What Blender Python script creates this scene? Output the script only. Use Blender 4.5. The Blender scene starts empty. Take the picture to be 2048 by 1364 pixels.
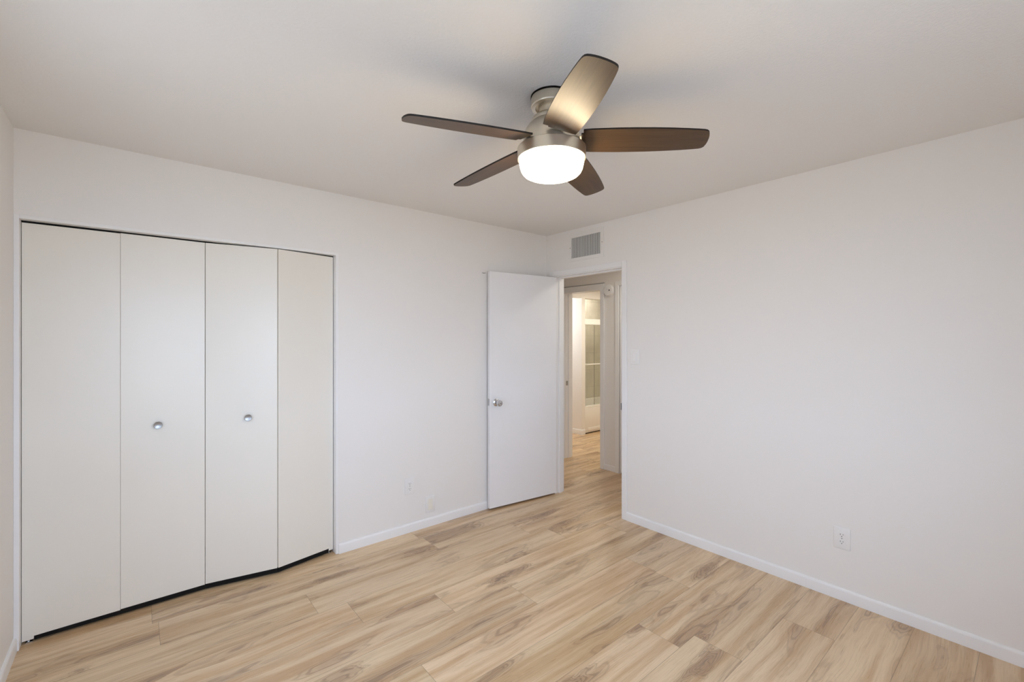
import bpy, bmesh, math, random
from mathutils import Vector, Matrix
random.seed(4)
S = bpy.context.scene
COL = S.collection
PI = math.pi
R = math.radians

# ------------------------------------------------------------------ camera, sky, exposure
H = 2.44                                     # ceiling height; corner of the two seen walls is x = y = 0
cam = bpy.data.cameras.new('camera')
cam.sensor_width = 36.0
cam.lens = 896.3 / 2048 * 36.0
cam.shift_y = -5.3 / 2048
cam.clip_start = 0.02
co = bpy.data.objects.new('camera', cam)
COL.objects.link(co)
co.location = (-3.022, -3.086, 1.460)
co.rotation_euler = (PI / 2, 0, -R(40.01))
S.camera = co

W = bpy.data.worlds.new('sky')
S.world = W
W.use_nodes = True
bg = W.node_tree.nodes['Background']
bg.inputs['Color'].default_value = (0.67, 0.85, 1.17, 1)
SKY = 9.8
bg.inputs['Strength'].default_value = SKY

S.view_settings.view_transform = 'Standard'
S.view_settings.look = 'None'
S.view_settings.exposure = 0.0
S.view_settings.gamma = 1.0
S.view_settings.use_curve_mapping = False
S.cycles.max_bounces = 16
S.cycles.diffuse_bounces = 10
S.cycles.glossy_bounces = 6
S.cycles.transparent_max_bounces = 12
S.cycles.use_denoising = True
S.cycles.caustics_reflective = False
S.cycles.caustics_refractive = False
S.cycles.sample_clamp_indirect = 6.0

LAMP = 32.0                                  # strength of the fan's lit glass
SUN = 8.0                                   # sunlight on the yard outside
BATH = 20.0                                  # watts of the bathroom lamps

def area(name, loc, rot, sx, sy, power, col, portal=False):
    l = bpy.data.lights.new(name, 'AREA')
    l.shape = 'RECTANGLE'; l.size = sx; l.size_y = sy; l.energy = power; l.color = col
    if portal: l.cycles.is_portal = True
    o = bpy.data.objects.new(name, l); COL.objects.link(o)
    o.location = loc; o.rotation_euler = rot
    return o
# the bedroom window is behind the camera: a portal guides the sky's own light through it
WX0, WX1, WZ0, WZ1, WY = -3.34, -1.50, 0.80, 2.05, -3.60
RX0 = -3.458
area('window_portal', ((WX0 + WX1) / 2, WY - 0.10, (WZ0 + WZ1) / 2), (PI / 2, 0, 0), WX1 - WX0, WZ1 - WZ0, 1, (1, 1, 1), True)
VY_0, VY_1 = -1.80, -1.10                       # second window, in the left wall outside the frame
area('window_portal', (RX0 - 0.10, (VY_0 + VY_1) / 2, (WZ0 + WZ1) / 2), (PI / 2, 0, -PI / 2), VY_1 - VY_0, WZ1 - WZ0, 1, (1, 1, 1), True)
sun = bpy.data.lights.new('sun', 'SUN'); sun.energy = SUN; sun.angle = R(0.6); sun.color = (1.0, 0.96, 0.90)
so = bpy.data.objects.new('sun', sun); COL.objects.link(so); so.rotation_euler = Vector((-0.10, -0.64, -0.76)).to_track_quat('-Z', 'Y').to_euler()   # from behind the house: lights the yard, never the room
area('bathroom_lamp', (2.3, 0.55, 2.24), (0, 0, 0), 0.5, 0.5, BATH, (1.0, 0.92, 0.76))
area('hallway_fill', (0.55, -0.75, 2.255), (0, 0, 0), 0.25, 0.25, 6.0, (1.0, 0.95, 0.85))  # added unseen fill that brightens the hallway and the floor by the doorway
area('vanity_lamp', (1.32, 2.0, 1.95), (0, -R(65), 0), 0.12, 0.6, 9.5, (0.97, 0.99, 1.0))
area('shower_fill', (3.0, 1.84, 2.315), (0, 0, 0), 0.2, 0.2, 7.0, (1.0, 0.95, 0.85))  # added unseen fill that lifts the tile inside the tub alcove

# ------------------------------------------------------------------ material helpers
class NT:
    """tiny wrapper that chains shader nodes"""
    def __init__(s, mat):
        mat.use_nodes = True
        s.t = mat.node_tree; s.n = s.t.nodes; s.l = s.t.links
        s.b = s.n['Principled BSDF']; s.out = s.n['Material Output']
    def put(s, sock, v):
        if isinstance(v, bpy.types.NodeSocket): s.l.new(v, sock)
        elif v is not None: sock.default_value = v
    def m(s, op, a, b=None, c=None, clamp=False):
        n = s.n.new('ShaderNodeMath'); n.operation = op; n.use_clamp = clamp
        for i, v in enumerate((a, b, c)): s.put(n.inputs[i], v)
        return n.outputs[0]
    def sep(s, v):
        n = s.n.new('ShaderNodeSeparateXYZ'); s.put(n.inputs[0], v); return n.outputs
    def comb(s, x, y, z):
        n = s.n.new('ShaderNodeCombineXYZ')
        for i, v in enumerate((x, y, z)): s.put(n.inputs[i], v)
        return n.outputs[0]
    def noise(s, v, scale=1, detail=2, rough=0.5, dist=0.0):
        n = s.n.new('ShaderNodeTexNoise'); s.put(n.inputs['Vector'], v)
        n.inputs['Scale'].default_value = scale; n.inputs['Detail'].default_value = detail
        n.inputs['Roughness'].default_value = rough; n.inputs['Distortion'].default_value = dist
        return n.outputs[0]
    def white(s, v, dim='2D'):
        n = s.n.new('ShaderNodeTexWhiteNoise'); n.noise_dimensions = dim
        if dim == '1D': s.put(n.inputs['W'], v)
        else: s.put(n.inputs['Vector'], v)
        return n.outputs
    def voro(s, v, scale=1):
        n = s.n.new('ShaderNodeTexVoronoi'); s.put(n.inputs['Vector'], v); n.inputs['Scale'].default_value = scale
        return n.outputs
    def ss(s, v, a, b, c=0.0, d=1.0):
        n = s.n.new('ShaderNodeMapRange'); n.interpolation_type = 'SMOOTHSTEP'; s.put(n.inputs[0], v)
        for i, x in enumerate((a, b, c, d)): n.inputs[i + 1].default_value = x
        return n.outputs[0]
    def mix(s, f, a, b, blend='MIX'):
        n = s.n.new('ShaderNodeMix'); n.data_type = 'RGBA'; n.blend_type = blend
        s.put(n.inputs[0], f)
        for sk, v in ((n.inputs[6], a), (n.inputs[7], b)):
            s.put(sk, v if isinstance(v, bpy.types.NodeSocket) else (*v, 1.0))
        return n.outputs[2]
    def obj(s):
        return s.n.new('ShaderNodeTexCoord').outputs['Object']
    def bump(s, h, strength, dist):
        n = s.n.new('ShaderNodeBump'); n.inputs['Strength'].default_value = strength; n.inputs['Distance'].default_value = dist
        s.put(n.inputs['Height'], h); s.l.new(n.outputs[0], s.b.inputs['Normal'])

def mat(name, col, rough=0.5, metal=0.0, spec=0.5, vary=0.0):
    m = bpy.data.materials.new(name); t = NT(m)
    t.b.inputs['Base Color'].default_value = (*col, 1); t.b.inputs['Roughness'].default_value = rough
    t.b.inputs['Metallic'].default_value = metal; t.b.inputs['Specular IOR Level'].default_value = spec
    if vary:
        n = t.noise(t.obj(), 2.2, 3)
        t.put(t.b.inputs['Base Color'], t.mix(t.ss(n, 0.3, 0.7), tuple(c * (1 - vary) for c in col), col))
    return m

def paint(name, col, rough, scale, strength, spec=0.3, dist=0.002):
    m = mat(name, col, rough, 0, spec); t = NT(m)
    c = t.obj()
    h = t.noise(c, scale, 3, 0.55)
    t.bump(t.ss(h, 0.35, 0.65), strength, dist)
    return m

M = {}
M['wall'] = paint('wall_paint', (0.80, 0.775, 0.745), 0.62, 160, 0.05)
M['ceiling'] = paint('ceiling_texture', (0.80, 0.785, 0.765), 0.8, 95, 0.16, 0.2, 0.003)
M['trim'] = mat('white_trim_paint', (0.82, 0.81, 0.80), 0.38, 0, 0.45, 0.02)
M['door'] = mat('white_door_paint', (0.82, 0.815, 0.82), 0.42, 0, 0.45, 0.02)
M['closet_door'] = mat('cream_closet_panel', (0.80, 0.762, 0.685), 0.32, 0, 0.5, 0.015)
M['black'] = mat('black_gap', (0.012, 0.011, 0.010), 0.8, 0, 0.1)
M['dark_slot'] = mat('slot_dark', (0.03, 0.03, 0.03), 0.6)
M['duct'] = mat('duct_dark_grey', (0.10, 0.10, 0.09), 0.6)
M['slot'] = mat('receptacle_slot_grey', (0.16, 0.155, 0.15), 0.6)
M['plastic'] = mat('white_plastic', (0.80, 0.785, 0.765), 0.35)
M['cream_plastic'] = mat('cream_plastic', (0.80, 0.77, 0.68), 0.4)
M['vent'] = mat('vent_white_enamel', (0.78, 0.76, 0.73), 0.4)
M['louver'] = mat('vent_louver_grey', (0.52, 0.52, 0.50), 0.4)
M['chrome'] = mat('satin_chrome', (0.62, 0.62, 0.63), 0.22, 1.0)
M['steel'] = mat('dull_steel', (0.38, 0.37, 0.36), 0.35, 1.0)
M['nickel'] = mat('brushed_nickel', (0.74, 0.68, 0.57), 0.34, 1.0)
M['tub'] = mat('white_enamel', (0.84, 0.82, 0.79), 0.25)
M['alum'] = mat('bright_anodised_rail', (0.86, 0.85, 0.82), 0.35, 0.0, 0.6)
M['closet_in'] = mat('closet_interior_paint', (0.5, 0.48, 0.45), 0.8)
M['ground'] = mat('pale_gravel', (0.48, 0.44, 0.38), 0.9, 0, 0.2, 0.2)

def glass(name, tint, gloss):
    m = bpy.data.materials.new(name); t = NT(m)
    tr = t.n.new('ShaderNodeBsdfTransparent'); tr.inputs[0].default_value = (*tint, 1)
    gl = t.n.new('ShaderNodeBsdfGlossy'); gl.inputs['Roughness'].default_value = gloss
    mx = t.n.new('ShaderNodeMixShader'); mx.inputs[0].default_value = 0.05
    t.l.new(tr.outputs[0], mx.inputs[1]); t.l.new(gl.outputs[0], mx.inputs[2])
    t.l.new(mx.outputs[0], t.out.inputs[0])
    return m
M['pane'] = glass('window_glass', (0.97, 0.98, 0.98), 0.0)
M['shower_glass'] = glass('shower_glass', (0.965, 0.97, 0.955), 0.08)

def lit_glass():
    m = mat('lit_opal_glass', (0.9, 0.88, 0.84), 0.25); t = NT(m)
    t.b.inputs['Emission Color'].default_value = (1.0, 0.80, 0.52, 1)
    t.b.inputs['Emission Strength'].default_value = LAMP
    return m
M['lamp_glass'] = lit_glass()

def floor_mat():
    m = bpy.data.materials.new('oak_plank_floor'); t = NT(m)
    x, y, z = t.sep(t.obj())
    PW, PL = 0.2283, 1.52
    v = t.m('DIVIDE', t.m('ADD', y, 1.975), PW)
    row = t.m('FLOOR', v); fy = t.m('FRACT', v)
    off = t.m('MULTIPLY', t.white(t.m('ADD', row, 7.3), '1D')[0], PL)
    for k, xj in ((6, -2.28), (5, -2.127), (3, -1.33), (2, -2.045), (0, -1.055), (-1, -0.92)):   # end joints seen in the photo
        hit = t.m('COMPARE', row, float(k), 0.1)
        off = t.m('ADD', t.m('MULTIPLY', off, t.m('SUBTRACT', 1.0, hit)), t.m('MULTIPLY', hit, (-xj) % PL))
    u = t.m('DIVIDE', t.m('ADD', x, off), PL)
    colm = t.m('FLOOR', u); fx = t.m('FRACT', u)
    wn = t.white(t.comb(row, colm, 3.0), '2D')
    rnd = wn[0]; r, g, b = t.sep(wn[1])
    dy = t.m('MULTIPLY', t.m('MINIMUM', fy, t.m('SUBTRACT', 1.0, fy)), PW)
    dx = t.m('MULTIPLY', t.m('MINIMUM', fx, t.m('SUBTRACT', 1.0, fx)), PL)
    seam = t.ss(t.m('MINIMUM', dx, dy), 0.0004, 0.0018, 1.0, 0.0)
    gx = t.m('ADD', x, t.m('MULTIPLY', r, 40.0)); gy = t.m('ADD', y, t.m('MULTIPLY', g, 40.0)); gz = t.m('MULTIPLY', b, 30.0)
    # slow wander of the grain
    wob = t.m('MULTIPLY', t.m('SUBTRACT', t.noise(t.comb(t.m('MULTIPLY', gx, 2.0), t.m('MULTIPLY', gy, 3.0), gz), 1, 2), 0.5), 0.05)
    gyw = t.m('ADD', gy, wob)
    # knots: sparse cells, each an ellipse along the plank
    kw = t.noise(t.comb(t.m('MULTIPLY', gx, 7), t.m('MULTIPLY', gyw, 22), gz), 1, 2)
    kv = t.comb(t.m('ADD', t.m('MULTIPLY', gx, 1.5), t.m('MULTIPLY', kw, 0.55)), t.m('ADD', t.m('MULTIPLY', gyw, 6.5), t.m('MULTIPLY', kw, 0.5)), gz)
    vo = t.voro(kv, 1.0)
    kd = vo['Distance']; keep = t.m('GREATER_THAN', t.sep(vo['Color'])[0], 0.60)
    knot = t.m('MULTIPLY', t.ss(kd, 0.0, 0.42, 1.0, 0.0), keep)
    # heartwood field whose contour lines are the cathedral grain
    base = t.noise(t.comb(t.m('MULTIPLY', gx, 1.5), t.m('MULTIPLY', gyw, 8.5), gz), 1, 2, 0.45, 0.3)
    fld = t.m('ADD', base, t.m('MULTIPLY', knot, 0.40))
    jit = t.m('MULTIPLY', t.noise(t.comb(t.m('MULTIPLY', gx, 14), t.m('MULTIPLY', gyw, 60), gz), 1, 2), 0.035)
    ring = t.m('SINE', t.m('MULTIPLY', t.m('ADD', fld, jit), 95.0))
    ring = t.ss(ring, -0.3, 1.0)
    dark = t.ss(fld, 0.50, 0.82)
    streak = t.noise(t.comb(t.m('MULTIPLY', gx, 0.8), t.m('MULTIPLY', gyw, 16), gz), 1, 3, 0.55)
    fine = t.noise(t.comb(t.m('MULTIPLY', gx, 5), t.m('MULTIPLY', gyw, 250), gz), 1, 3, 0.6)
    cream, tan, brown, deep = (0.68, 0.52, 0.34), (0.51, 0.34, 0.185), (0.32, 0.195, 0.11), (0.15, 0.088, 0.050)
    c = t.mix(t.ss(streak, 0.36, 0.62), tan, cream)
    c = t.mix(t.m('MULTIPLY', dark, 0.74), c, brown)
    c = t.mix(t.m('MULTIPLY', t.m('MULTIPLY', ring, t.ss(fld, 0.47, 0.72)), 0.44), c, deep)
    c = t.mix(t.ss(knot, 0.86, 1.0, 0.0, 0.8), c, (0.20, 0.135, 0.09))
    c = t.mix(t.ss(fine, 0.48, 0.75, 0.0, 0.42), c, brown)
    tone = t.m('ADD', 0.93, t.m('MULTIPLY', rnd, 0.14))
    tc = t.n.new('ShaderNodeCombineColor')
    t.put(tc.inputs[0], tone); t.put(tc.inputs[1], t.m('ADD', t.m('MULTIPLY', tone, 0.97), t.m('MULTIPLY', g, 0.02))); t.put(tc.inputs[2], t.m('MULTIPLY', tone, 0.95))
    c = t.mix(1.0, c, tc.outputs[0], 'MULTIPLY')
    c = t.mix(t.m('MULTIPLY', seam, 0.5), c, (0.10, 0.07, 0.045))
    t.put(t.b.inputs['Base Color'], c)
    t.put(t.b.inputs['Roughness'], t.ss(fine, 0.3, 0.7, 0.26, 0.38))
    t.b.inputs['Specular IOR Level'].default_value = 0.75
    t.bump(t.m('SUBTRACT', t.m('MULTIPLY', fine, 0.15), seam), 0.25, 0.0008)
    return m
M['floor'] = floor_mat()

def blade_mat():
    m = bpy.data.materials.new('walnut_blade'); t = NT(m)
    uv = t.n.new('ShaderNodeUVMap').outputs[0]
    x, y, z = t.sep(uv)
    n = t.noise(t.comb(t.m('MULTIPLY', x, 5), t.m('MULTIPLY', y, 110), 0.0), 1, 4, 0.6)
    n2 = t.noise(t.comb(t.m('MULTIPLY', x, 2), t.m('MULTIPLY', y, 26), 4.0), 1, 2)
    c = t.mix(t.ss(n, 0.35, 0.7), (0.080, 0.042, 0.018), (0.054, 0.028, 0.012))
    c = t.mix(t.ss(n2, 0.4, 0.7, 0, 0.5), c, (0.098, 0.054, 0.024))
    t.put(t.b.inputs['Base Color'], c); t.b.inputs['Roughness'].default_value = 0.40
    t.b.inputs['Specular IOR Level'].default_value = 0.5
    return m
M['blade'] = blade_mat()
M['blade_edge'] = mat('blade_black_edge', (0.012, 0.009, 0.008), 0.5, 0, 0.3)

def tile_mat():
    m = bpy.data.materials.new('beige_wall_tile'); t = NT(m)
    x, y, z = t.sep(t.obj())
    def cell(a, s):
        f = t.m('FRACT', t.m('DIVIDE', a, s)); return t.m('MULTIPLY', t.m('MINIMUM', f, t.m('SUBTRACT', 1.0, f)), s)
    d = t.m('MINIMUM', cell(t.m('ADD', t.m('ADD', x, y), 0.11), 0.305), cell(t.m('ADD', z, 0.02), 0.305))
    gr = t.ss(d, 0.001, 0.003, 1.0, 0.0)
    n = t.noise(t.obj(), 6, 4, 0.6)
    c = t.mix(t.ss(n, 0.3, 0.7), (0.58, 0.54, 0.45), (0.66, 0.62, 0.53))
    c = t.mix(gr, c, (0.42, 0.39, 0.32))
    t.put(t.b.inputs['Base Color'], c); t.b.inputs['Roughness'].default_value = 0.3
    return m
M['tile'] = tile_mat()

# ------------------------------------------------------------------ mesh helpers
def tagged(o, label=None, cat=None, group=None, kind=None):
    if label: o['label'] = label
    if cat: o['category'] = cat
    if group: o['group'] = group
    if kind: o['kind'] = kind
    return o

def world_loc(o):
    v = Vector((0, 0, 0))
    while o: v += o.location; o = o.parent
    return v

def obj(name, bm, m, parent=None, smooth=None, origin=None):
    """link a bmesh (in world coordinates) as one object"""
    base = world_loc(parent) if parent else (Vector(origin) if origin else Vector((0, 0, 0)))
    bmesh.ops.translate(bm, verts=bm.verts, vec=-base)
    bmesh.ops.recalc_face_normals(bm, faces=bm.faces)
    me = bpy.data.meshes.new(name)
    if smooth is not None:
        for f in bm.faces: f.smooth = True
    bm.to_mesh(me); bm.free()
    if smooth is not None: me.set_sharp_from_angle(angle=R(smooth))
    for mm in (m if isinstance(m, (list, tuple)) else [m]): me.materials.append(mm)
    o = bpy.data.objects.new(name, me); COL.objects.link(o)
    if parent: o.parent = parent
    elif origin: o.location = origin
    return o

def empty(name, loc, label, cat, group=None, kind=None):
    o = bpy.data.objects.new(name, None); COL.objects.link(o); o.location = loc
    o.empty_display_size = 0.05
    return tagged(o, label, cat, group, kind or 'thing')

def box(bm, x0, x1, y0, y1, z0, z1, bev=0.0, seg=2):
    vs = [bm.verts.new((x, y, z)) for x in (x0, x1) for y in (y0, y1) for z in (z0, z1)]
    fs = [bm.faces.new([vs[i] for i in q]) for q in ((0, 1, 3, 2), (4, 6, 7, 5), (0, 4, 5, 1), (2, 3, 7, 6), (0, 2, 6, 4), (1, 5, 7, 3))]
    if bev:
        es = list({e for f in fs for e in f.edges})
        bmesh.ops.bevel(bm, geom=es, offset=bev, segments=seg, affect='EDGES', profile=0.5)
    return bm

def B(*a, **k):
    return box(bmesh.new(), *a, **k)

def lathe(profile, c, n=64, bm=None):
    """profile [(r, z)], closed where r = 0; axis vertical through c"""
    bm = bm or bmesh.new(); rings = []
    for r, z in profile:
        if r < 1e-6: rings.append([bm.verts.new((c[0], c[1], c[2] + z))])
        else: rings.append([bm.verts.new((c[0] + r * math.cos(2 * PI * i / n), c[1] + r * math.sin(2 * PI * i / n), c[2] + z)) for i in range(n)])
    for a, b in zip(rings, rings[1:]):
        for i in range(n):
            j = (i + 1) % n
            if len(a) == 1 and len(b) == 1: continue
            if len(a) == 1: bm.faces.new((a[0], b[i], b[j]))
            elif len(b) == 1: bm.faces.new((a[i], b[0], a[j]))
            else: bm.faces.new((a[i], b[i], b[j], a[j]))
    return bm

def turn(bm, mtx):
    bmesh.ops.transform(bm, matrix=mtx, verts=bm.verts); return bm

def axis_lathe(profile, p, d, n=32):
    """turned shape whose axis runs from p along direction d"""
    bm = lathe(profile, (0, 0, 0), n)
    q = Vector((0, 0, 1)).rotation_difference(Vector(d).normalized()).to_matrix().to_4x4()
    return turn(bm, Matrix.Translation(p) @ q)

def tube(bm, pts, r, n=12):
    pts = [Vector(p) for p in pts]; rings = []
    for i, p in enumerate(pts):
        d = (pts[min(i + 1, len(pts) - 1)] - pts[max(i - 1, 0)]).normalized()
        a = d.orthogonal().normalized(); b = d.cross(a)
        rings.append([bm.verts.new(p + r * (math.cos(2 * PI * k / n) * a + math.sin(2 * PI * k / n) * b)) for k in range(n)])
    for a, b in zip(rings, rings[1:]):
        for k in range(n): bm.faces.new((a[k], b[k], b[(k + 1) % n], a[(k + 1) % n]))
    bm.faces.new(rings[0]); bm.faces.new(rings[-1])
    return bm

def extrude_profile(bm, prof, p0, p1, out):
    """prof [(d, z)]: d away from the wall along unit vector out; swept from p0 to p1 (xy)"""
    A = [bm.verts.new((p0[0] + out[0] * d, p0[1] + out[1] * d, z)) for d, z in prof]
    Bv = [bm.verts.new((p1[0] + out[0] * d, p1[1] + out[1] * d, z)) for d, z in prof]
    n = len(prof)
    for i in range(n): bm.faces.new((A[i], A[(i + 1) % n], Bv[(i + 1) % n], Bv[i]))
    bm.faces.new(A); bm.faces.new(Bv)
    return bm

def copy_tree(o, parent=None):
    c = o.copy(); COL.objects.link(c)
    if parent: c.parent = parent
    for ch in list(o.children): copy_tree(ch, c)
    return c

def struct(name, bm, m, label, cat, smooth=None):
    return tagged(obj(name, bm, m, None, smooth), label, cat, None, 'structure')

# ------------------------------------------------------------------ room shell
RX = -3.458                                   # left wall
T = 0.115                                     # partition thickness
HX = 0.985                                    # far wall of the hallway
BX0, BX1, BY = HX + T, 3.80, 1.43             # bathroom; BY = line of the tub front
struct('floor', B(RX - 0.15, 4.0, WY - 0.15, 3.0, -0.12, 0.0), M['floor'], 'pale oak plank floor running through bedroom, hallway and bathroom', 'floor')
struct('ceiling', B(RX - 0.15, T, WY - 0.15, 0.9, H, H + 0.15), M['ceiling'], 'white lightly textured bedroom ceiling around the fan', 'ceiling')
bm = B(T, BX0, -2.6, 1.42, 2.27, H + 0.15)
box(bm, BX0, 4.0, -1.0, 3.0, 2.32, H + 0.15)
struct('ceiling_hallway', bm, M['ceiling'], 'lowered white ceiling over the hallway and bathroom', 'ceiling')

CX0, CX1, CZ = -3.440, -1.987, 2.022          # closet opening
bm = B(RX, CX0 - 0.016, 0, T, 0, H); box(bm, CX0 - 0.016, CX1 + 0.016, 0, T, CZ + 0.016, H); box(bm, CX1 + 0.016, T, 0, T, 0, H)
struct('wall_north', bm, M['wall'], 'off-white wall holding the closet doors', 'wall')
DY0, DY1, DZ = -0.884, -0.108, 2.045          # bedroom door opening (rough)
bm = B(0, T, WY, DY0, 0, H); box(bm, 0, T, DY0, DY1, DZ, H); box(bm, 0, T, DY1, 0, 0, H)
struct('wall_east', bm, M['wall'], 'off-white wall right of the doorway with one outlet', 'wall')
bm = B(RX - 0.12, RX, WY, VY_0, 0, H); box(bm, RX - 0.12, RX, VY_1, 0.8, 0, H)
box(bm, RX - 0.12, RX, VY_0, VY_1, 0, WZ0); box(bm, RX - 0.12, RX, VY_0, VY_1, WZ1, H)
struct('wall_west', bm, M['wall'], 'off-white wall at the left edge of the photo', 'wall')
bm = B(RX - 0.12, WX0, WY - 0.15, WY, 0, H); box(bm, WX1, T, WY - 0.15, WY, 0, H)
box(bm, WX0, WX1, WY - 0.15, WY, 0, WZ0); box(bm, WX0, WX1, WY - 0.15, WY, WZ1, H)
struct('wall_south', bm, M['wall'], 'window wall behind the camera', 'wall')
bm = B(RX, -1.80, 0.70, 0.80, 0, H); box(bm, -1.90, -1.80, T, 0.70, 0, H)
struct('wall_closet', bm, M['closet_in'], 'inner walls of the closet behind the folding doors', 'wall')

# hallway and bathroom walls
D2Y0, D2Y1, D2Z = 0.118, 0.700, 2.020          # bathroom doorway (rough)
D3Y1 = -0.125                                 # next hallway door, its left side
bm = B(HX, BX0, D2Y1, 1.43, 0, 2.27); box(bm, HX, BX0, D2Y0, D2Y1, D2Z, 2.27)
box(bm, HX, BX0, D3Y1, D2Y0, 0, 2.27); box(bm, HX, BX0, -0.90, D3Y1, 2.035, 2.27); box(bm, HX, BX0, -2.6, -0.90, 0, 2.27)
struct('wall_hallway', bm, M['wall'], 'hallway wall around the bathroom doorway', 'wall')
bm = B(T, HX, 1.30, 1.42, 0, 2.27); box(bm, T, HX, -2.6, -2.48, 0, 2.27); box(bm, T - 0.10, T, T + 0.001, 1.42, 0, H)
struct('wall_hallway_end', bm, M['wall'], 'walls closing the two ends of the hallway', 'wall')
AX0, AX1 = 2.147, 2.222                       # wall between vanity nook and tub alcove
bm = B(AX0, AX1, BY, 2.60, 0, 2.32); box(bm, BX0, AX0, BY, BY + 0.09, 2.07, 2.32); box(bm, AX1, BX1, BY, BY + 0.09, 2.07, 2.32)
box(bm, HX, BX0, 1.43, 2.6, 0, 2.32); box(bm, HX, AX1, 2.6, 2.7, 0, 2.32)
box(bm, BX1, BX1 + 0.1, -1.0, 2.6, 0, 2.32); box(bm, BX0, BX1, -1.0, -0.9, 0, 2.32)
struct('wall_bathroom', bm, M['wall'], 'bright bathroom wall and header seen through the far doorway', 'wall')
bm = B(AX1, BX1, 2.20, 2.26, 0, 2.32); box(bm, AX1 + 0.001, AX1 + 0.012, BY + 0.03, 2.20, 0.40, 2.32); box(bm, BX1 - 0.012, BX1 - 0.001, BY + 0.03, 2.20, 0.40, 2.32)
struct('wall_shower', bm, M['tile'], 'beige tiled shower wall behind the sliding glass', 'wall')

# baseboards
def base(name, runs, label, h=0.066, t=0.012):
    bm = bmesh.new()
    prof = [(0, 0), (t, 0), (t, h - 0.014), (t * 0.85, h - 0.006), (t * 0.5, h - 0.001), (0, h)]
    for p0, p1, out in runs: extrude_profile(bm, prof, p0, p1, out)
    return struct(name, bm, M['trim'], label, 'baseboard', 40)
base('baseboard_north', [((-1.969, 0), (0, 0), (0, -1))], 'white baseboard between closet and open door')
base('baseboard_east', [((0, -0.923), (0, -2.178), (-1, 0)), ((0, -2.1784), (0, WY), (-1, 0))], 'white baseboard under the right wall, jointed once')
base('baseboard_west', [((RX, 0), (RX, WY), (1, 0))], 'white baseboard under the left wall')
base('baseboard_south', [((RX, WY), (0, WY), (0, 1))], 'white baseboard under the window wall')
base('baseboard_hallway', [((HX, 0.078), (HX, -0.076), (-1, 0)), ((HX, 1.30), (HX, 0.755), (-1, 0))], 'short baseboard beside the bathroom doorway', 0.06, 0.008)
base('baseboard_bathroom', [((AX0, BY), (AX0, 2.6), (-1, 0)), ((AX0 - 0.012, BY), (AX1 - 0.005, BY), (0, -1))], 'white baseboard at the foot of the bright bathroom wall', 0.075)

# trims
def casing(bm, axis_x, out, y0, y1, ztop, w, t, wtop=None):
    """flat casing round an opening y0..y1 on the plane x = axis_x"""
    xa, xb = sorted((axis_x, axis_x + out * t)); wtop = wtop or w
    box(bm, xa, xb, y0 - w, y0, 0, ztop + wtop, 0.002); box(bm, xa, xb, y1, y1 + w, 0, ztop + wtop, 0.002)
    box(bm, xa, xb, y0, y1, ztop, ztop + wtop, 0.002)
    return bm
bm = casing(bmesh.new(), 0.0, -1, -0.8790, -0.100, 2.043, 0.0445, 0.012)
casing(bm, T, 1, -0.8790, -0.100, 2.043, 0.0445, 0.012)
J0, J1, JZ = -0.8725, -0.120, 2.036            # inner faces of the jambs
box(bm, -0.001, T + 0.001, -0.8835, J0, 0, 2.0435); box(bm, -0.001, T + 0.001, J1, -0.0985, 0, 2.0435); box(bm, -0.001, T + 0.001, J0, J1, JZ, 2.0435)
box(bm, 0.045, 0.085, J0, J0 + 0.011, 0, JZ); box(bm, 0.045, 0.085, J1 - 0.011, J1, 0, JZ); box(bm, 0.045, 0.085, J0 + 0.011, J1 - 0.011, JZ - 0.011, JZ)
trim1 = struct('trim_1', bm, M['trim'], 'white casing and jambs of the bedroom doorway', 'door frame')
tagged(obj('strike_plate', B(-0.012, 0.040, J0 - 0.0005, J0 + 0.0032, 0.880, 0.934, 0.001), M['steel'], trim1), 'steel strike plate')

bm = B(CX0 - 0.018, CX0, -0.002, T, 0, CZ + 0.018, 0.0015); box(bm, CX1, CX1 + 0.018, -0.002, T, 0, CZ + 0.018, 0.0015)
box(bm, CX0, CX1, -0.002, T, CZ, CZ + 0.018, 0.0015)
trim2 = struct('trim_2', bm, M['trim'], 'thin white jamb boards framing the closet opening', 'closet frame')
tagged(obj('top_track', B(CX0, CX1, 0.050, 0.085, CZ - 0.006, CZ, 0.001), M['black'], trim2), 'dark top track')

bm = casing(bmesh.new(), HX, -1, 0.130, 0.682, 2.004, 0.052, 0.018, 0.070)
box(bm, HX - 0.001, BX0 + 0.012, D2Y0 - 0.001, 0.134, 0, 2.014); box(bm, HX - 0.001, BX0 + 0.012, 0.678, D2Y1 + 0.001, 0, 2.014)
box(bm, HX - 0.001, BX0 + 0.012, 0.134, 0.678, 2.006, 2.021)
box(bm, HX + 0.05, HX + 0.09, 0.666, 0.678, 0, 2.0055); box(bm, HX + 0.05, HX + 0.09, 0.134, 0.146, 0, 2.0055)
trim3 = struct('trim_3', bm, M['trim'], 'white casing of the bathroom doorway across the hallway', 'door frame')
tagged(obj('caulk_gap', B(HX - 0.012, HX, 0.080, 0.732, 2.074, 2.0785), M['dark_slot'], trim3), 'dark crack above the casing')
tagged(obj('strike_plate', B(HX + 0.012, HX + 0.045, 0.6755, 0.6785, 0.885, 0.940, 0.001), M['steel'], trim3), 'small steel strike plate')
bm = casing(bmesh.new(), HX, -1, -0.890, -0.122, 2.03, 0.047, 0.018)
box(bm, HX, BX0, D3Y1 - 0.012, D3Y1 + 0.004, 0, 2.035)
struct('trim_4', bm, M['trim'], 'white casing of the hallway door right of the smoke alarm', 'door frame')
tagged(obj('door_2', B(HX + 0.003, HX + 0.038, -0.887, -0.1372, 0.012, 2.028), M['door']), 'closed white hallway door beyond the smoke alarm', 'door', None, 'structure')

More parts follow.
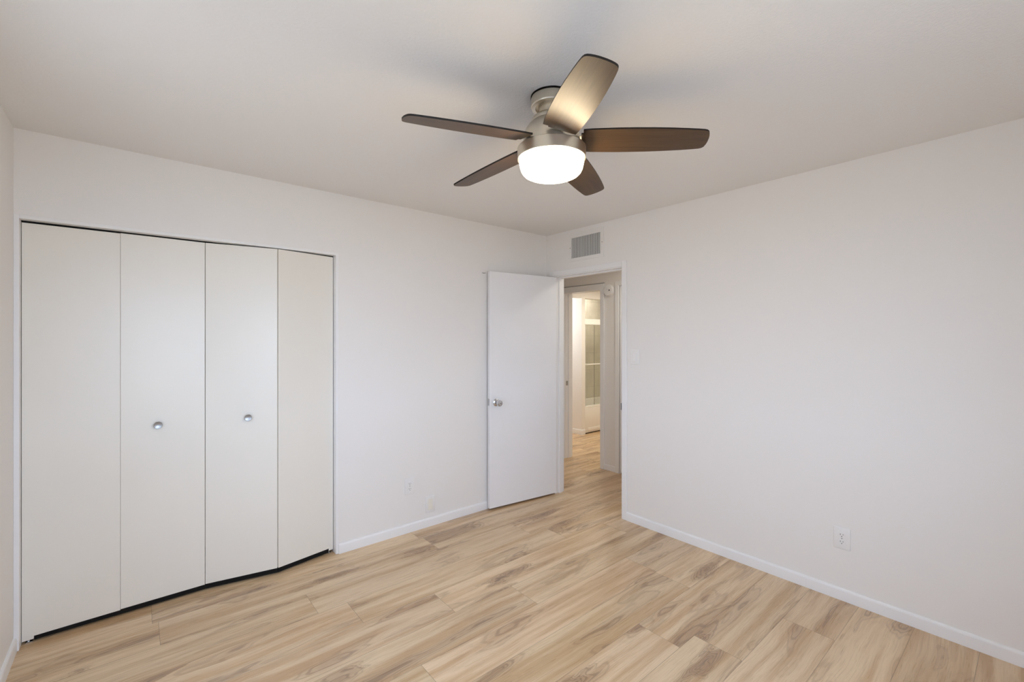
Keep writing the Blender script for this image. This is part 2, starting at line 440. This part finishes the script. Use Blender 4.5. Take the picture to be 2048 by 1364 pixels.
# windows outside the frame: one behind the camera, one in the left wall
def window(name, p0, p1, out, label):
    """p0, p1: ends of the opening on the inner wall face; out: unit vector pointing outdoors"""
    a = Vector((*p0, 0)); d = Vector((*p1, 0)) - a; L = d.length; d.normalize()
    M4 = Matrix(((d.x, out[0], 0, a.x), (d.y, out[1], 0, a.y), (0, 0, 1, 0), (0, 0, 0, 1)))
    c = M4 @ Vector((L / 2, 0.07, WZ0))
    win = empty(name, c, label, 'window', None, 'structure')
    bm = bmesh.new(); f = 0.045
    for x0, x1, z0, z1 in ((0, L, WZ0, WZ0 + f), (0, L, WZ1 - f, WZ1), (0, f, WZ0 + f, WZ1 - f), (L - f, L, WZ0 + f, WZ1 - f), (L / 2 - 0.03, L / 2 + 0.03, WZ0 + f, WZ1 - f)):
        box(bm, x0, x1, 0.04, 0.10, z0, z1)
    obj('window_frame', turn(bm, M4), M['trim'], win)
    for x0, x1 in ((f, L / 2 - 0.03), (L / 2 + 0.03, L - f)):
        obj('pane', turn(B(x0 - 0.005, x1 + 0.005, 0.068, 0.072, WZ0 + f - 0.005, WZ1 - f + 0.005), M4), M['pane'], win)
    obj('window_sill', turn(B(-0.03, L + 0.03, -0.03, -0.001, WZ0 - 0.02, WZ0 + 0.004, 0.004), M4), M['trim'], win)
window('window_1', (WX0, WY), (WX1, WY), (0, -1), 'sliding window in the wall behind the camera')
window('window_2', (RX, VY_0), (RX, VY_1), (-1, 0), 'sliding window in the left wall outside the frame')
struct('ground', B(-26, 16, -26, 14, -0.35, -0.13), M['ground'], 'pale gravel yard around the house', 'ground')

# ------------------------------------------------------------------ closet doors: two folding pairs
YF, TD = 0.045, 0.028                         # face plane when closed, panel thickness
def panel_part(root, p0, p1, z0, z1, foot_at=None, knob=None, gap=0.0004):
    """one flat door leaf whose front face runs p0 -> p1 (xy)"""
    a, b = Vector((*p0, 0)), Vector((*p1, 0)); d = b - a; L = d.length
    ang = math.atan2(d.y, d.x); M4 = Matrix.Translation(a) @ Matrix.Rotation(ang, 4, 'Z')
    fl = 0.040 if foot_at == 'start' else 0.030       # the pivot corner of a leaf reaches lower than the rest
    pts = [(gap, z0), (L - gap, z0), (L - gap, z1), (gap, z1)]
    if foot_at == 'start': pts = [(gap, 0.014), (fl, 0.014), (fl, z0)] + pts[1:]
    if foot_at == 'end': pts = [pts[0], (L - fl, z0), (L - fl, 0.020), (L - gap, 0.020)] + pts[2:]
    bm = bmesh.new()
    A = [bm.verts.new((x, 0, z)) for x, z in pts]; Z = [bm.verts.new((x, TD, z)) for x, z in pts]
    bm.faces.new(A); bm.faces.new(Z)
    for i in range(len(pts)): bm.faces.new((A[i], A[(i + 1) % len(pts)], Z[(i + 1) % len(pts)], Z[i]))
    bmesh.ops.bevel(bm, geom=[e for e in bm.edges if abs(e.verts[0].co.y) < 1e-6 and abs(e.verts[1].co.y) < 1e-6], offset=0.0012, segments=2, affect='EDGES', profile=0.5)
    pn = obj('panel', turn(bm, M4), M['closet_door'], root)
    e0 = 0.042 if foot_at == 'start' else 0.0
    e1 = L - (0.032 if foot_at == 'end' else 0.0)
    tagged(obj('under_door_shade', turn(B(e0, e1, 0.005, TD, 0.008, z0 + 0.002), M4), M['black'], pn), 'black strip standing in for the shade under the door')  # shade below the leaf, put in as a recessed black strip
    if foot_at:
        s = 0.012 if foot_at == 'start' else L - 0.034
        bm = B(s, s + 0.024, 0.004, 0.030, 0.0, 0.004); box(bm, s + 0.007, s + 0.013, 0.012, 0.018, 0.0, 0.022)
        tagged(obj('pivot_bracket', turn(bm, M4), M['chrome'], pn), 'metal floor pivot')
    if knob:
        kx, kz = knob
        n = (Matrix.Rotation(ang, 3, 'Z') @ Vector((0, -1, 0)))
        p = M4 @ Vector((kx, 0.001, 0)); p.z = kz
        prof = [(0, 0), (0.010, 0), (0.009, 0.008), (0.012, 0.013), (0.0185, 0.017), (0.0195, 0.020), (0.018, 0.0225), (0.014, 0.0215), (0.008, 0.020), (0, 0.0195)]
        tagged(obj('knob', axis_lathe(prof, p, n), M['steel'], pn, 40), 'round dished metal knob')
    return pn
XA, XB, XC, XD, XE = -3.4385, -3.084, -2.7145, -2.347, -1.9895
left = empty('bifold_door', (XA, YF, 0), 'left pair of cream folding closet doors, shut flat beside the left wall', 'closet door', 'folding closet doors')
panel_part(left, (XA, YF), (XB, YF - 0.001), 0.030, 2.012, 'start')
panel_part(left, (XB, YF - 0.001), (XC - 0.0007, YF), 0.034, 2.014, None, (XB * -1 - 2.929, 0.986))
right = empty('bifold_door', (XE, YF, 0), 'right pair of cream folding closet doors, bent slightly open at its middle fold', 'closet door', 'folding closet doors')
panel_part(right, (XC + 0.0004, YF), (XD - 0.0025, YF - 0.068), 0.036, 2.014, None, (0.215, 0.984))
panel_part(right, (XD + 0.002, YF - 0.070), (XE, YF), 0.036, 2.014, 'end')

# ------------------------------------------------------------------ bedroom door leaf
LA = math.atan2(0.080, -0.727)
hinge = Vector((-0.008, -0.140, 0))
D4 = Matrix.Translation(hinge) @ Matrix.Rotation(LA, 4, 'Z')   # local x along the leaf, local -y faces the closet wall
leaf = empty('door_1', (hinge.x, hinge.y, 0.016), 'flat white bedroom door standing open against the closet wall', 'door', None, 'structure')
LL = 0.724
obj('door_leaf', turn(B(0, LL, -0.035, 0, 0.016, 2.030, 0.002), D4), M['door'], leaf)
def dpt(x, y, z): return D4 @ Vector((x, y, z))
front = (Matrix.Rotation(LA, 3, 'Z') @ Vector((0, 1, 0)))
kprof = [(0, 0), (0.031, 0), (0.031, 0.004), (0.027, 0.008), (0.013, 0.011), (0.011, 0.028), (0.013, 0.034), (0.022, 0.040), (0.027, 0.050), (0.027, 0.060), (0.023, 0.067), (0.014, 0.070), (0, 0.070)]
for s, off in ((1, 0.0), (-1, -0.035)):
    k = obj('door_knob', axis_lathe([(r, z if s > 0 else z * 0.62) for r, z in kprof], dpt(LL - 0.062, off - s * 0.0005, 0.912), front * s), M['chrome'], leaf, 40)
    tagged(k, 'satin chrome round knob')
    if s > 0: tagged(obj('lock_button', axis_lathe([(0, 0), (0.0055, 0), (0.0055, 0.004), (0, 0.005)], dpt(LL - 0.062, 0.0695, 0.912), front, 16), M['steel'], k), 'small steel lock button')
tagged(obj('latch_plate', turn(B(LL - 0.001, LL + 0.0015, -0.030, -0.006, 0.888, 0.946, 0.0005), D4), M['chrome'], leaf), 'chrome latch plate')
for z in (0.20, 1.02, 1.85):
    tagged(obj('hinge', lathe([(0, 0), (0.006, 0), (0.006, 0.09), (0, 0.09)], (-0.004, -0.128, z), 16), M['trim'], leaf), 'white painted hinge')
# wire hook on the wall above the open door's edge
bm = tube(bmesh.new(), [(-0.735, 0.0, 2.018), (-0.738, -0.014, 2.018), (-0.745, -0.017, 2.016), (-0.765, -0.017, 2.013), (-0.772, -0.016, 2.018)], 0.0022, 8)
tagged(obj('wall_hook', bm, M['steel'], None, 60), 'tiny wire hook on the wall at the top of the open door', 'hook')

# ------------------------------------------------------------------ ceiling fan
FX, FY = -1.729, -1.795
fan = empty('ceiling_fan', (FX, FY, H), 'five-blade walnut and nickel ceiling fan with lit glass bowl', 'ceiling fan')
fc = (FX, FY, 0)
tagged(obj('mounting_ring', lathe([(0, H - 0.0005), (0.0845, H - 0.0005), (0.0845, H - 0.006), (0, H - 0.006)], fc), M['black'], fan, 30), 'dark ring against the ceiling')
obj('canopy', lathe([(0, 2.4335), (0.0825, 2.4335), (0.0835, 2.430), (0.0835, 2.398), (0.081, 2.394), (0.066, 2.393), (0.064, 2.398), (0.056, 2.402), (0, 2.402)], fc), M['nickel'], fan, 30)
obj('neck', lathe([(0, 2.415), (0.061, 2.415), (0.058, 2.408), (0.052, 2.400), (0.0505, 2.392), (0.0505, 2.352), (0.053, 2.348), (0, 2.348)], fc), M['nickel'], fan, 30)
obj('motor_housing', lathe([(0, 2.364), (0.053, 2.364), (0.066, 2.360), (0.0755, 2.352), (0.0795, 2.345), (0.0795, 2.334), (0.082, 2.3325), (0.093, 2.322), (0.104, 2.306), (0.1115, 2.288), (0.1145, 2.272), (0.1145, 2.224), (0, 2.224)], fc), M['nickel'], fan, 30)
ring = obj('light_ring', lathe([(0.116, 2.230), (0.1372, 2.230), (0.1385, 2.2285), (0.1385, 2.1865), (0.1372, 2.1845), (0.131, 2.1845), (0.129, 2.190), (0.129, 2.225), (0.116, 2.225), (0.116, 2.230)], fc), M['nickel'], fan, 30)
gp = [(0, 2.190), (0.1275, 2.190), (0.1315, 2.187), (0.1315, 2.180), (0.1290, 2.162), (0.1245, 2.145), (0.1195, 2.135), (0.112, 2.127), (0.101, 2.1215), (0.085, 2.1185), (0.05, 2.117), (0, 2.1165)]
obj('glass_shade', lathe(gp, fc), M['lamp_glass'], fan, 60)

half = [(0.124, 0.066), (0.16, 0.069), (0.21, 0.0705), (0.27, 0.0715), (0.33, 0.071), (0.39, 0.0695), (0.45, 0.0665), (0.51, 0.062), (0.555, 0.0575), (0.578, 0.0545), (0.588, 0.051), (0.5945, 0.045), (0.598, 0.037), (0.601, 0.024), (0.6025, 0.010)]
TH0, PITCH, SK, BZ = 3.903, -0.227, R(15.2), 2.258
def blade_frame(k):
    th = TH0 + k * 2 * PI / 5
    u = Vector((math.cos(th), math.sin(th), 0)); s0 = Vector((-math.sin(th), math.cos(th), 0))
    s = math.cos(PITCH) * s0 + Vector((0, 0, math.sin(PITCH)))
    ru = math.cos(SK) * u + math.sin(SK) * s; su = -math.sin(SK) * u + math.cos(SK) * s
    return Vector((FX, FY, BZ)), ru, su, ru.cross(su)
def blade_mesh(k):
    o, ru, su, n = blade_frame(k)
    outline = [(0.129, -0.044), (0.129, -0.066)] + [(r, -w) for r, w in half[1:]] + [(r, w) for r, w in reversed(half)] + [(0.122, 0.05), (0.120, -0.030), (0.120, -0.043)]
    bm = bmesh.new(); uvl = bm.loops.layers.uv.new('uv'); th = 0.0065
    lo = [bm.verts.new(o + ru * r + su * w) for r, w in outline]
    hi = [bm.verts.new(o + ru * r + su * w + n * th) for r, w in outline]
    c = {v: q for v, q in zip(lo + hi, outline + outline)}
    fs = [bm.faces.new(lo), bm.faces.new(hi)]
    m = len(outline)
    for i in range(m):
        f = bm.faces.new((lo[i], lo[(i + 1) % m], hi[(i + 1) % m], hi[i])); f.material_index = 1
    for f in bm.faces:
        for l in f.loops: l[uvl].uv = (c[l.vert][0] + k * 3.1, c[l.vert][1])
    return bm
for k in range(5):
    bl = obj('blade', blade_mesh(k), [M['blade'], M['blade_edge']], fan)
    o, ru, su, n = blade_frame(k)
    Mx = Matrix((( ru.x, su.x, n.x, o.x), (ru.y, su.y, n.y, o.y), (ru.z, su.z, n.z, o.z), (0, 0, 0, 1)))
    br = obj('blade_bracket', turn(B(0.095, 0.185, -0.022, 0.022, 0.0068, 0.0105, 0.002), Mx), M['nickel'], bl)
    bm = bmesh.new()
    for x, y in ((0.150, -0.012), (0.150, 0.012), (0.172, 0.0)):
        lathe([(0, 0.0105), (0.005, 0.0105), (0.004, 0.013), (0, 0.0138)], (x, y, 0), 12, bm)
    obj('screws', turn(bm, Mx), M['nickel'], bl, 40)

# ------------------------------------------------------------------ air register above the doorway
VY0, VY1, VZ0, VZ1 = -0.692, -0.300, 2.152, 2.405
vent = empty('air_vent', (0, (VY0 + VY1) / 2, (VZ0 + VZ1) / 2), 'white metal air register with vertical louvers above the doorway', 'vent')
gy0, gy1, gz0, gz1 = -0.661, -0.331, 2.180, 2.362
bm = bmesh.new()
for y0, y1, z0, z1 in ((VY0, VY1, VZ0, gz0), (VY0, VY1, gz1, VZ1), (VY0, gy0, gz0, gz1), (gy1, VY1, gz0, gz1)):
    box(bm, -0.009, 0, y0, y1, z0, z1)
obj('frame', bm, M['vent'], vent)
tagged(obj('duct_opening', B(-0.0012, 0.0, gy0, gy1, gz0, gz1), M['duct'], vent), 'dark duct behind the louvers')
def louver(y, ang):
    bm = B(-0.0053, 0.0053, -0.0006, 0.0006, gz0, gz1)
    bm2 = turn(bm, Matrix.Translation((-0.0055, y, 0)) @ Matrix.Rotation(ang, 4, 'Z'))
    return obj('louver', bm2, M['louver'], vent)
NL = 18
for i in range(NL):
    y = gy0 + (i + 0.5) * (gy1 - gy0) / NL
    lv = louver(y, -R(58 if i % 3 else 50) * (0.92 + 0.12 * random.random()))
for y, z in ((-0.316, 2.275), (-0.678, 2.275)):
    obj('screw', axis_lathe([(0, 0), (0.0045, 0), (0.0035, 0.002), (0, 0.0026)], (-0.009, y, z), (-1, 0, 0), 14), M['steel'], vent, 40)

# ------------------------------------------------------------------ wall plates
def plate_bm(w, h, t=0.0055):
    """plate in its own frame: centre 0, front towards -y, back on y = 0"""
    return B(-w / 2, w / 2, -t, 0.0, -h / 2, h / 2, 0.0022, 3)
def make_outlet():
    o = empty('wall_outlet', (0, 0, 0), 'x', 'outlet', 'white wall outlets')
    obj('plate', plate_bm(0.078, 0.118), M['plastic'], o, 35)
    for s in (1, -1):
        bm = bmesh.new(); z = s * 0.0195
        pts = [(0.0172 * math.cos(a), max(-0.0132, min(0.0132, 0.0172 * math.sin(a)))) for a in [2 * PI * i / 40 for i in range(40)]]
        fr = [bm.verts.new((x, -0.0075, z + q)) for x, q in pts]; bk = [bm.verts.new((x, -0.005, z + q)) for x, q in pts]
        bm.faces.new(fr); bm.faces.new(bk)
        for i in range(40): bm.faces.new((fr[i], fr[(i + 1) % 40], bk[(i + 1) % 40], bk[i]))
        rc = obj('receptacle', bm, M['plastic'], o, 35)
        b2 = bmesh.new()
        for x, hh in ((-0.0062, 0.0085), (0.0062, 0.0068)):
            box(b2, x - 0.0012, x + 0.0012, -0.0078, -0.0070, z + 0.0035 - hh / 2, z + 0.0035 + hh / 2)
        turn_hole = axis_lathe([(0, 0), (0.0026, 0), (0.0026, 0.0008), (0, 0.0008)], (0, -0.0070, z - 0.0075), (0, -1, 0), 14)
        me = bpy.data.meshes.new('tmp'); turn_hole.to_mesh(me); b2.from_mesh(me); turn_hole.free(); bpy.data.meshes.remove(me)
        tagged(obj('slots', b2, M['slot'], rc), 'dark slots')
    obj('screw', axis_lathe([(0, 0), (0.003, 0), (0.0022, 0.0012), (0, 0.0016)], (0, -0.0055, 0), (0, -1, 0), 14), M['steel'], o, 40)
    return o
out1 = make_outlet()
out1['label'] = 'white outlet low on the wall between closet and open door'
out1.location = (-1.441, 0, 0.344)
out2 = copy_tree(out1)
out2['label'] = 'white outlet low on the right wall beyond the doorway'
out2.location = (0, -2.354, 0.343); out2.rotation_euler = (0, 0, -PI / 2)

bp = empty('blank_plate', (0, 0, 0), 'cream blank wall plate just above the baseboard beside the open door', 'wall plate')
obj('plate', plate_bm(0.080, 0.124), M['plastic'], bp, 35)
tagged(obj('cover_insert', B(-0.021, 0.021, -0.0075, -0.005, -0.042, 0.042, 0.0012), M['cream_plastic'], bp), 'cream insert')
bp.location = (-1.266, 0, 0.170)

sw = empty('light_switch', (0, 0, 0), 'white rocker light switch right of the doorway', 'light switch')
obj('plate', plate_bm(0.080, 0.118), M['plastic'], sw, 35)
bm = bmesh.new()
vs = [(-0.0165, -0.0055, -0.033), (0.0165, -0.0055, -0.033), (0.0165, -0.0055, 0.033), (-0.0165, -0.0055, 0.033)]
box(bm, -0.0172, 0.0172, -0.0068, -0.005, -0.0340, 0.0340, 0.0006)
v = [bm.verts.new(q) for q in ((-0.0155, -0.0068, -0.032), (0.0155, -0.0068, -0.032), (0.0155, -0.0100, -0.031), (-0.0155, -0.0100, -0.031), (-0.0155, -0.0068, 0.032), (0.0155, -0.0068, 0.032), (0.0155, -0.0076, 0.031), (-0.0155, -0.0076, 0.031))]
for q in ((0, 1, 2, 3), (4, 7, 6, 5), (3, 2, 6, 7), (0, 4, 5, 1), (0, 3, 7, 4), (1, 5, 6, 2)): bm.faces.new([v[i] for i in q])
obj('rocker', bm, M['plastic'], sw)
sw.location = (0, -1.000, 1.313); sw.rotation_euler = (0, 0, -PI / 2)

# ------------------------------------------------------------------ hallway and bathroom things
sa = empty('smoke_alarm', (HX, 0.010, 1.988), 'round white smoke alarm on the hallway wall beside the bathroom doorway', 'smoke alarm')
P = Vector((HX, 0.010, 1.988))
obj('base', axis_lathe([(0, 0), (0.068, 0), (0.070, 0.004), (0.070, 0.012), (0, 0.012)], P, (-1, 0, 0), 48), M['plastic'], sa, 35)
obj('cover', axis_lathe([(0, 0.012), (0.064, 0.012), (0.063, 0.026), (0.057, 0.034), (0.045, 0.037), (0, 0.038)], P, (-1, 0, 0), 48), M['plastic'], sa, 35)
tagged(obj('test_button', axis_lathe([(0, 0), (0.008, 0), (0.007, 0.004), (0, 0.0045)], P + Vector((-0.037, -0.022, 0.0)), (-1, 0, 0), 20), M['dark_slot'], sa, 40), 'dark test button')
obj('indicator', axis_lathe([(0, 0), (0.003, 0), (0.0025, 0.002), (0, 0.002)], P + Vector((-0.0375, 0.012, 0.012)), (-1, 0, 0), 12), M['steel'], sa, 40)

tub = empty('bathtub', (3.0, 1.8, 0), 'white bathtub with plain front below the sliding shower glass', 'bathtub')
tx0, tx1, ty0, ty1, th = AX1 + 0.002, BX1 - 0.002, BY + 0.002, 2.196, 0.392
bm = bmesh.new()
box(bm, tx0, tx1, ty0, ty0 + 0.07, 0.012, th, 0.008)
box(bm, tx0 + 0.001, tx1 - 0.001, ty1 - 0.06, ty1, 0.012, th - 0.001, 0.008); box(bm, tx0 + 0.001, tx0 + 0.09, ty0 + 0.02, ty1 - 0.01, 0.013, th - 0.002, 0.008); box(bm, tx1 - 0.12, tx1 - 0.001, ty0 + 0.02, ty1 - 0.01, 0.013, th - 0.002, 0.008)
box(bm, tx0 + 0.02, tx1 - 0.02, ty0 + 0.03, ty1 - 0.02, 0.014, 0.075)
obj('basin', bm, M['tub'], tub, 35)
bm = B(tx0 + 0.07, tx1 - 0.07, ty0 - 0.006, ty0 + 0.004, 0.030, 0.088, 0.004)
obj('apron_panel', bm, M['tub'], tub, 35)
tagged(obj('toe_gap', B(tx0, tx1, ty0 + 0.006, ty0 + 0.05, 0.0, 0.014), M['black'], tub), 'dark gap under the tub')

sh = empty('shower_door', (3.0, BY + 0.03, th), 'sliding shower glass in a bright aluminium frame above the tub', 'shower door')
def rail(name, z0, z1, y0, y1, groove=True):
    bm = B(tx0, tx1, y0, y1, z0, z1, 0.003)
    if groove: box(bm, tx0, tx1, y0 - 0.004, y0 + 0.004, z0 + 0.004, z0 + (z1 - z0) * 0.44, 0.002)
    return obj(name, bm, M['alum'], sh)
rail('header_rail', 1.668, 1.758, BY + 0.004, BY + 0.060)
rail('bottom_track', th, th + 0.028, BY + 0.010, BY + 0.060)
obj('side_channel', B(tx0, tx0 + 0.020, BY + 0.012, BY + 0.056, th + 0.028, 1.668, 0.002), M['alum'], sh)
for x0, x1, y in ((tx0 + 0.03, 3.02, BY + 0.022), (2.495, tx1 - 0.02, BY + 0.045)):
    g = obj('glass_panel', B(x0, x1, y - 0.003, y + 0.003, th + 0.030, 1.690), M['shower_glass'], sh)
    obj('panel_edge', B(x0 - 0.004, x0, y - 0.004, y + 0.004, th + 0.030, 1.680), M['steel'], g)
bm = tube(bmesh.new(), [(tx0 + 0.03, BY - 0.028, 1.061), (2.95, BY - 0.028, 1.061)], 0.008, 14)
for x in (tx0 + 0.03, 2.95): tube(bm, [(x, BY - 0.028, 1.061), (x, BY + 0.020, 1.061)], 0.009, 14)
obj('towel_bar', bm, M['alum'], sh, 40)
